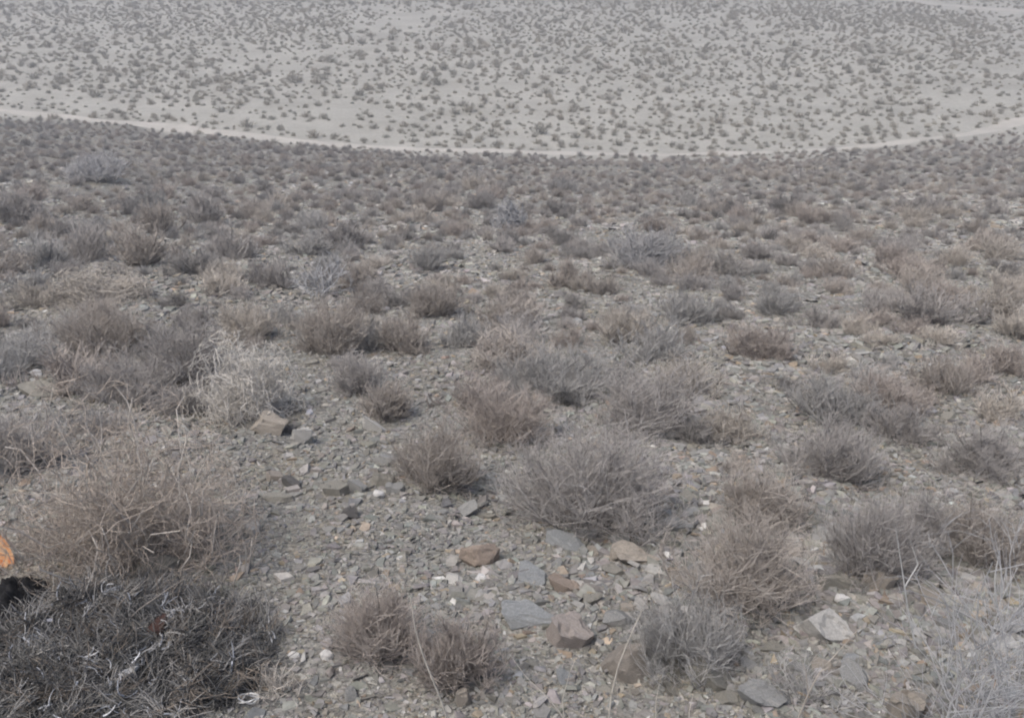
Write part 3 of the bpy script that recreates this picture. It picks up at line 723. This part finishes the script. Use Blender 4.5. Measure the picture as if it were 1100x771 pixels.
def strands(n, L, r0, r1, cols, curl, kx=.55, ky=.38, lift=.02, K=6, tuft=1):
    nt_ = max(1, n//tuft)
    a_ = g.uniform(0, 6.28, nt_); q = g.uniform(0, 1, nt_)**.62
    tc_ = np.stack([hc[0]+np.cos(a_)*q*kx-.10*np.sin(a_)*q, hc[1]+np.sin(a_)*q*ky], 1)
    so_ = pix(4, 652)[0]; ok = ((tc_[:, 0]-so_[0])/.17)**2+((tc_[:, 1]-so_[1])/.21)**2 > 1
    tc_ = tc_[ok]; nt_ = len(tc_)
    ti_ = np.repeat(np.arange(nt_), tuft); n = len(ti_)
    st = tc_[ti_]+g.normal(0, .012 if tuft > 1 else 0, (n, 2))
    cur = np.concatenate([st, (height(st[:, 0], st[:, 1])+heap_h(st[:, 0], st[:, 1])+g.uniform(-.006, lift, n))[:, None]], 1)
    d = unit(unit(g.normal(size=(nt_, 3))*np.array([1, 1, .5]))[ti_]+g.normal(size=(n, 3))*.33)
    axis_ = unit(unit(g.normal(size=(nt_, 3)))[ti_]+g.normal(size=(n, 3))*.4)
    pts = [cur]; Ln = L*g.uniform(.4, 1.3, n)
    for s in range(K-1):
        d = unit(d+np.cross(axis_, d)*curl+g.normal(size=(n, 3))*.12-np.array([0, 0, .06]))
        cur = cur+d*(Ln/(K-1))[:, None]
        fl = height(cur[:, 0], cur[:, 1])+heap_h(cur[:, 0], cur[:, 1])
        cur = cur.copy(); cur[:, 2] = np.maximum(cur[:, 2], fl-.004); pts.append(cur)
    P = np.stack(pts, 1); rad = np.linspace(r0, r1, K)[None]*g.uniform(.6, 1.4, (n, 1))
    v, f = tubes(P, rad, 3)
    ct = np.array(cols)[g.integers(0, len(cols), nt_)]*g.uniform(.7, 1.3, (nt_, 1))
    c = ct[ti_]*g.uniform(.75, 1.25, (n, 1))
    return mesh_from('strand', v, f, mats=[m_char], tone=np.repeat(c, K*3, 0), smooth=True)
part('charred_tangle', strands(15000, .085, .0017, .0008, [(.06, .06, .062), (.10, .10, .10), (.15, .148, .14), (.24, .235, .225), (.30, .29, .275), (.19, .165, .14)], .16, tuft=15))
part('pale_ash_strand', strands(800, .05, .0022, .001, [(.40, .40, .40), (.55, .56, .58), (.34, .36, .4)], .22, lift=.03, tuft=4))
part('burnt_stem', strands(60, .2, .0032, .0018, [(.05, .05, .05), (.12, .11, .10), (.22, .20, .18)], .15, lift=.02, K=9))
tag(root, 'dark heap of charred twigs and grey ash in the lower left corner', 'ash heap')
def flake(px, py, w, col, seed):
    p = pix(px, py)[0]; W = w*depth_of(p)/F
    me = rock_mesh(seed, 3, .18, .5, 0); me.materials.clear(); me.materials.append(m_rock)
    o = link('ash_flake', me, root, scale=W, color=col)
    o.location = (p[0]-hc[0], p[1]-hc[1], float(height(p[0], p[1])+heap_h(p[0], p[1]))+.016-float(height(hc[0], hc[1])))
    o.rotation_euler = (R(20), R(g.uniform(-25, 25)), g.uniform(0, 3))
for q in ((130, 608, 20, (.7, .72, .74)), (154, 637, 12, (.55, .57, .65)), (142, 735, 26, (.5, .5, .5)), (60, 690, 14, (.45, .46, .52)), (168, 641, 8, (.7, .72, .7)), (178, 697, 26, (.085, .05, .042))):
    flake(q[0], q[1], q[2], q[3], int(q[0]))
# pale wire loop
def curve_tube(pts, rad, mat, sides=7):
    P = np.array(pts)[None]; return mesh_from('wire', *tubes(P, np.full((1, len(pts)), rad) if np.isscalar(rad) else np.array(rad)[None], sides), mats=[mat], smooth=True)
m_wire, nt, b = newmat('pale_plastic'); b.inputs['Roughness'].default_value = .45
pos = N(nt, 'ShaderNodeNewGeometry').outputs['Position']
nt.links.new(ramp(nt, [(.4, (.42, .42, .41)), (.6, (.72, .72, .70))], noise(nt, pos, 70, 3)), b.inputs['Base Color'])
p = pix(268, 757)[0]; t = np.linspace(0, 4*math.pi, 60)
zz = float(height(p[0], p[1])+heap_h(p[0], p[1]))+.022
wire = [(p[0]+.026*math.cos(a_)+.004*math.sin(3*a_), p[1]+.015*math.sin(a_)+.004*a_/6, zz+.008*math.sin(a_*1.5)) for a_ in t]
tag(link('wire_loop', curve_tube(wire, .0022, m_wire)), 'small white loop of bent wire lying on the edge of the ash heap', 'wire')
# flame
m_fl, nt, b = newmat('flame')
tc = N(nt, 'ShaderNodeTexCoord').outputs['Generated']; sp = N(nt, 'ShaderNodeSeparateXYZ'); nt.links.new(tc, sp.inputs[0])
fn = noise(nt, N(nt, 'ShaderNodeNewGeometry').outputs['Position'], 45, 4, .7)
fsum = N(nt, 'ShaderNodeMath', operation='MULTIPLY_ADD'); nt.links.new(fn, fsum.inputs[0]); fsum.inputs[1].default_value = 1.3; nt.links.new(sp.outputs[2], fsum.inputs[2])
fs2 = N(nt, 'ShaderNodeMath', operation='SUBTRACT'); nt.links.new(fsum.outputs[0], fs2.inputs[0]); fs2.inputs[1].default_value = .6; fsum = fs2
col = ramp(nt, [(0, (.75, .22, .07)), (.3, (.95, .60, .36)), (.6, (.75, .30, .11)), (1, (.38, .10, .03))], fsum.outputs[0])
em = N(nt, 'ShaderNodeEmission'); em.inputs['Strength'].default_value = .5; nt.links.new(col, em.inputs['Color'])
tr = N(nt, 'ShaderNodeBsdfTransparent'); mx = N(nt, 'ShaderNodeMixShader')
nt.links.new(ramp(nt, [(.0, (.65, .65, .65)), (.5, (.55, .55, .55)), (1, (.2, .2, .2))], sp.outputs[2]), mx.inputs[0])
nt.links.new(tr.outputs[0], mx.inputs[1]); nt.links.new(em.outputs[0], mx.inputs[2]); nt.links.new(mx.outputs[0], nt.nodes['Material Output'].inputs['Surface'])
fp = pix(1, 606)[0]; fz = float(height(fp[0], fp[1]))
froot = link('flame', None, None, (fp[0], fp[1], fz))
def tongue(dx, dy, h, w, sway):
    K = 14; t = np.linspace(0, 1, K)
    P = np.stack([dx+sway*np.sin(t*3.6+dx*40)*t, dy+.01*np.sin(t*5), t*h], 1)
    rad = w*1.9*(t+.03)**.45*(1-t)**1.15+.0004
    return curve_tube(P, rad, m_fl, 12)
for a_ in ((-.006, 0, .36, .019, .010), (.014, -.008, .29, .015, .008), (.030, .004, .19, .011, .010), (-.028, .008, .40, .021, .012), (.042, 0, .11, .007, -.006), (.024, -.014, .09, .010, .006), (-.06, .01, .36, .02, .012)):
    link('flame_tongue', tongue(*a_), froot)
tag(froot, 'orange flame licking up from the char at the left edge', 'fire')
# black char beneath the flame
m_black, nt, b = newmat('soot')
pos = N(nt, 'ShaderNodeNewGeometry').outputs['Position']
nt.links.new(ramp(nt, [(.4, (.008, .008, .009)), (.7, (.03, .03, .032))], noise(nt, pos, 40, 5)), b.inputs['Base Color'])
cp = pix(4, 655)[0]
gx, gy = np.meshgrid(np.linspace(-1, 1, 80), np.linspace(-1, 1, 80))
CX = cp[0]-.02+gx*.15; CY = cp[1]+gy*.20; e = gx**2+gy**2
CZ = height(CX, CY)+heap_h(CX, CY)+.075*np.clip(1-e, -.5, 1)+.03*fbm(CX*28, CY*28, 81, 3)*np.clip(1.2-e, 0, 1)
ii = np.arange(CX.size).reshape(CX.shape); Fq = np.stack([ii[:-1, :-1], ii[:-1, 1:], ii[1:, 1:], ii[1:, :-1]], -1).reshape(-1, 4)
part('soot_patch', mesh_from('soot_patch', np.stack([CX, CY, CZ], -1).reshape(-1, 3), Fq, mats=[m_black], smooth=True))

# ------------------------------------------------------------------ dry stalks in the foreground
def stalk(pts, r0, r1, col, label, side=()):
    B = pix(pts[0][0], pts[0][1])[0]
    yy = B[1]
    def at(px, py, dy=0.0):
        d = ray(px, py); t_ = (yy+dy-EYE[1])/d[1]; return EYE+d*t_
    def poly(pp, dy):
        C = np.array([at(q[0], q[1], dy*i) for i, q in enumerate(pp)])
        s = np.linspace(0, len(pp)-1, len(pp)*5); k = np.arange(len(pp))
        return np.stack([np.interp(s, k, C[:, c_]) for c_ in range(3)], 1)
    P = poly(pts, .015); P[0, 2] -= .01
    for _ in range(3): P[1:-1] = .5*P[1:-1]+.25*(P[:-2]+P[2:])
    parts_ = [tubes(P[None], np.linspace(r0, r1, len(P))[None], 6)]
    for sd in side:
        Q = poly(sd, .012); parts_.append(tubes(Q[None], np.linspace(r0*.7, r1*.7, len(Q))[None], 5))
    v, f = join(parts_)
    o0 = v.copy(); v = v-B
    o = link('dry_stalk', mesh_from('dry_stalk', v, f, mats=[m_twig], smooth=True), None, B, color=col)
    tag(o, label, 'stalk', 'dry stalks in the foreground')
SC = (.46, .43, .38)
stalk([(486, 790), (474, 752), (455, 706), (446, 676), (441, 642)], .0028, .0012, SC, 'tall bent straw-pale stalk between the two reddish bushes')
stalk([(652, 790), (657, 745), (664, 715), (676, 685), (690, 655)], .0028, .001, SC, 'tall leaning stalk in front of the rounded boulder', [[(657, 745), (664, 752), (662, 730)]])
stalk([(616, 792), (604, 768), (588, 748), (566, 728), (546, 700)], .0022, .0009, SC, 'arching stalk with a side shoot below the pinkish rock', [[(606, 770), (604, 752), (612, 722), (618, 708)]])
stalk([(741, 790), (740, 765), (744, 748)], .002, .0009, SC, 'short upright stalk near the bottom below the leaning slab')
stalk([(705, 775), (704, 755), (708, 735)], .0018, .0008, SC, 'short thin stalk below the grey leaning rock')
stalk([(985, 700), (976, 660), (970, 618), (962, 566)], .0034, .001, (.5, .5, .49), 'long whitish whip rising left of the corner bush', [[(972, 630), (986, 606), (978, 580)]])
stalk([(1082, 690), (1070, 648), (1068, 622), (1074, 590)], .0036, .0012, (.5, .5, .49), 'long whitish whip rising near the right edge', [[(1070, 650), (1060, 630), (1056, 612)]])
stalk([(846, 800), (868, 745), (880, 722), (900, 700), (925, 672)], .0026, .0009, (.36, .33, .29), 'thin brown stalk leaning right in front of the striped slab', [[(868, 745), (866, 722), (860, 705)], [(880, 722), (890, 716)]])

# ------------------------------------------------------------------ light
EL, AZ = R(62), R(-120)
w = bpy.data.worlds.new('World'); scene.world = w; w.use_nodes = True
nt = w.node_tree; bg = nt.nodes['Background']
sky = nt.nodes.new('ShaderNodeTexSky'); sky.sky_type = 'NISHITA'; sky.sun_disc = False
sky.sun_elevation = EL; sky.sun_rotation = AZ; sky.air_density = 1.0; sky.dust_density = 5.0; sky.ozone_density = 1.0
nt.links.new(sky.outputs[0], bg.inputs['Color']); bg.inputs['Strength'].default_value = .12
sd = bpy.data.lights.new('sun', 'SUN'); sd.energy = 1.3; sd.angle = R(25); sd.color = (1, .975, .93)
so = bpy.data.objects.new('sun', sd); COL.objects.link(so)
dirv = Vector((math.sin(AZ)*math.cos(EL), math.cos(AZ)*math.cos(EL), math.sin(EL)))
so.rotation_euler = (-dirv).to_track_quat('-Z', 'Y').to_euler(); so.location = (0, 0, 30)

m_haze = bpy.data.materials.new('haze'); m_haze.use_nodes = True
nt = m_haze.node_tree; nt.nodes.remove(nt.nodes['Principled BSDF'])
pv = nt.nodes.new('ShaderNodeVolumePrincipled'); pv.inputs['Density'].default_value = HAZE; pv.inputs['Color'].default_value = (.93, .95, 1, 1)
pv.inputs['Anisotropy'].default_value = 0.2
nt.links.new(pv.outputs[0], nt.nodes['Material Output'].inputs['Volume'])
x0, y0, z0, x1, y1, z1 = -1300, -600, -16, 1300, 1600, 14
v = [(x, y, z) for z in (z0, z1) for y in (y0, y1) for x in (x0, x1)]
hm = mesh_from('haze', np.array(v, float), np.array([[0, 2, 3, 1], [4, 5, 7, 6], [0, 1, 5, 4], [2, 6, 7, 3], [0, 4, 6, 2], [1, 3, 7, 5]]), mats=[m_haze])
tag(link('haze', hm), 'thin pale haze in the air over slope and plain', 'haze', kind='stuff')
scene.view_settings.view_transform = 'Standard'; scene.view_settings.look = 'None'
scene.view_settings.exposure = 0.57; scene.view_settings.gamma = 1.0
scene.render.engine = 'CYCLES'
scene.cycles.use_denoising = True
scene.cycles.max_bounces = 6; scene.cycles.transparent_max_bounces = 12
scene.cycles.filter_width = 2.1
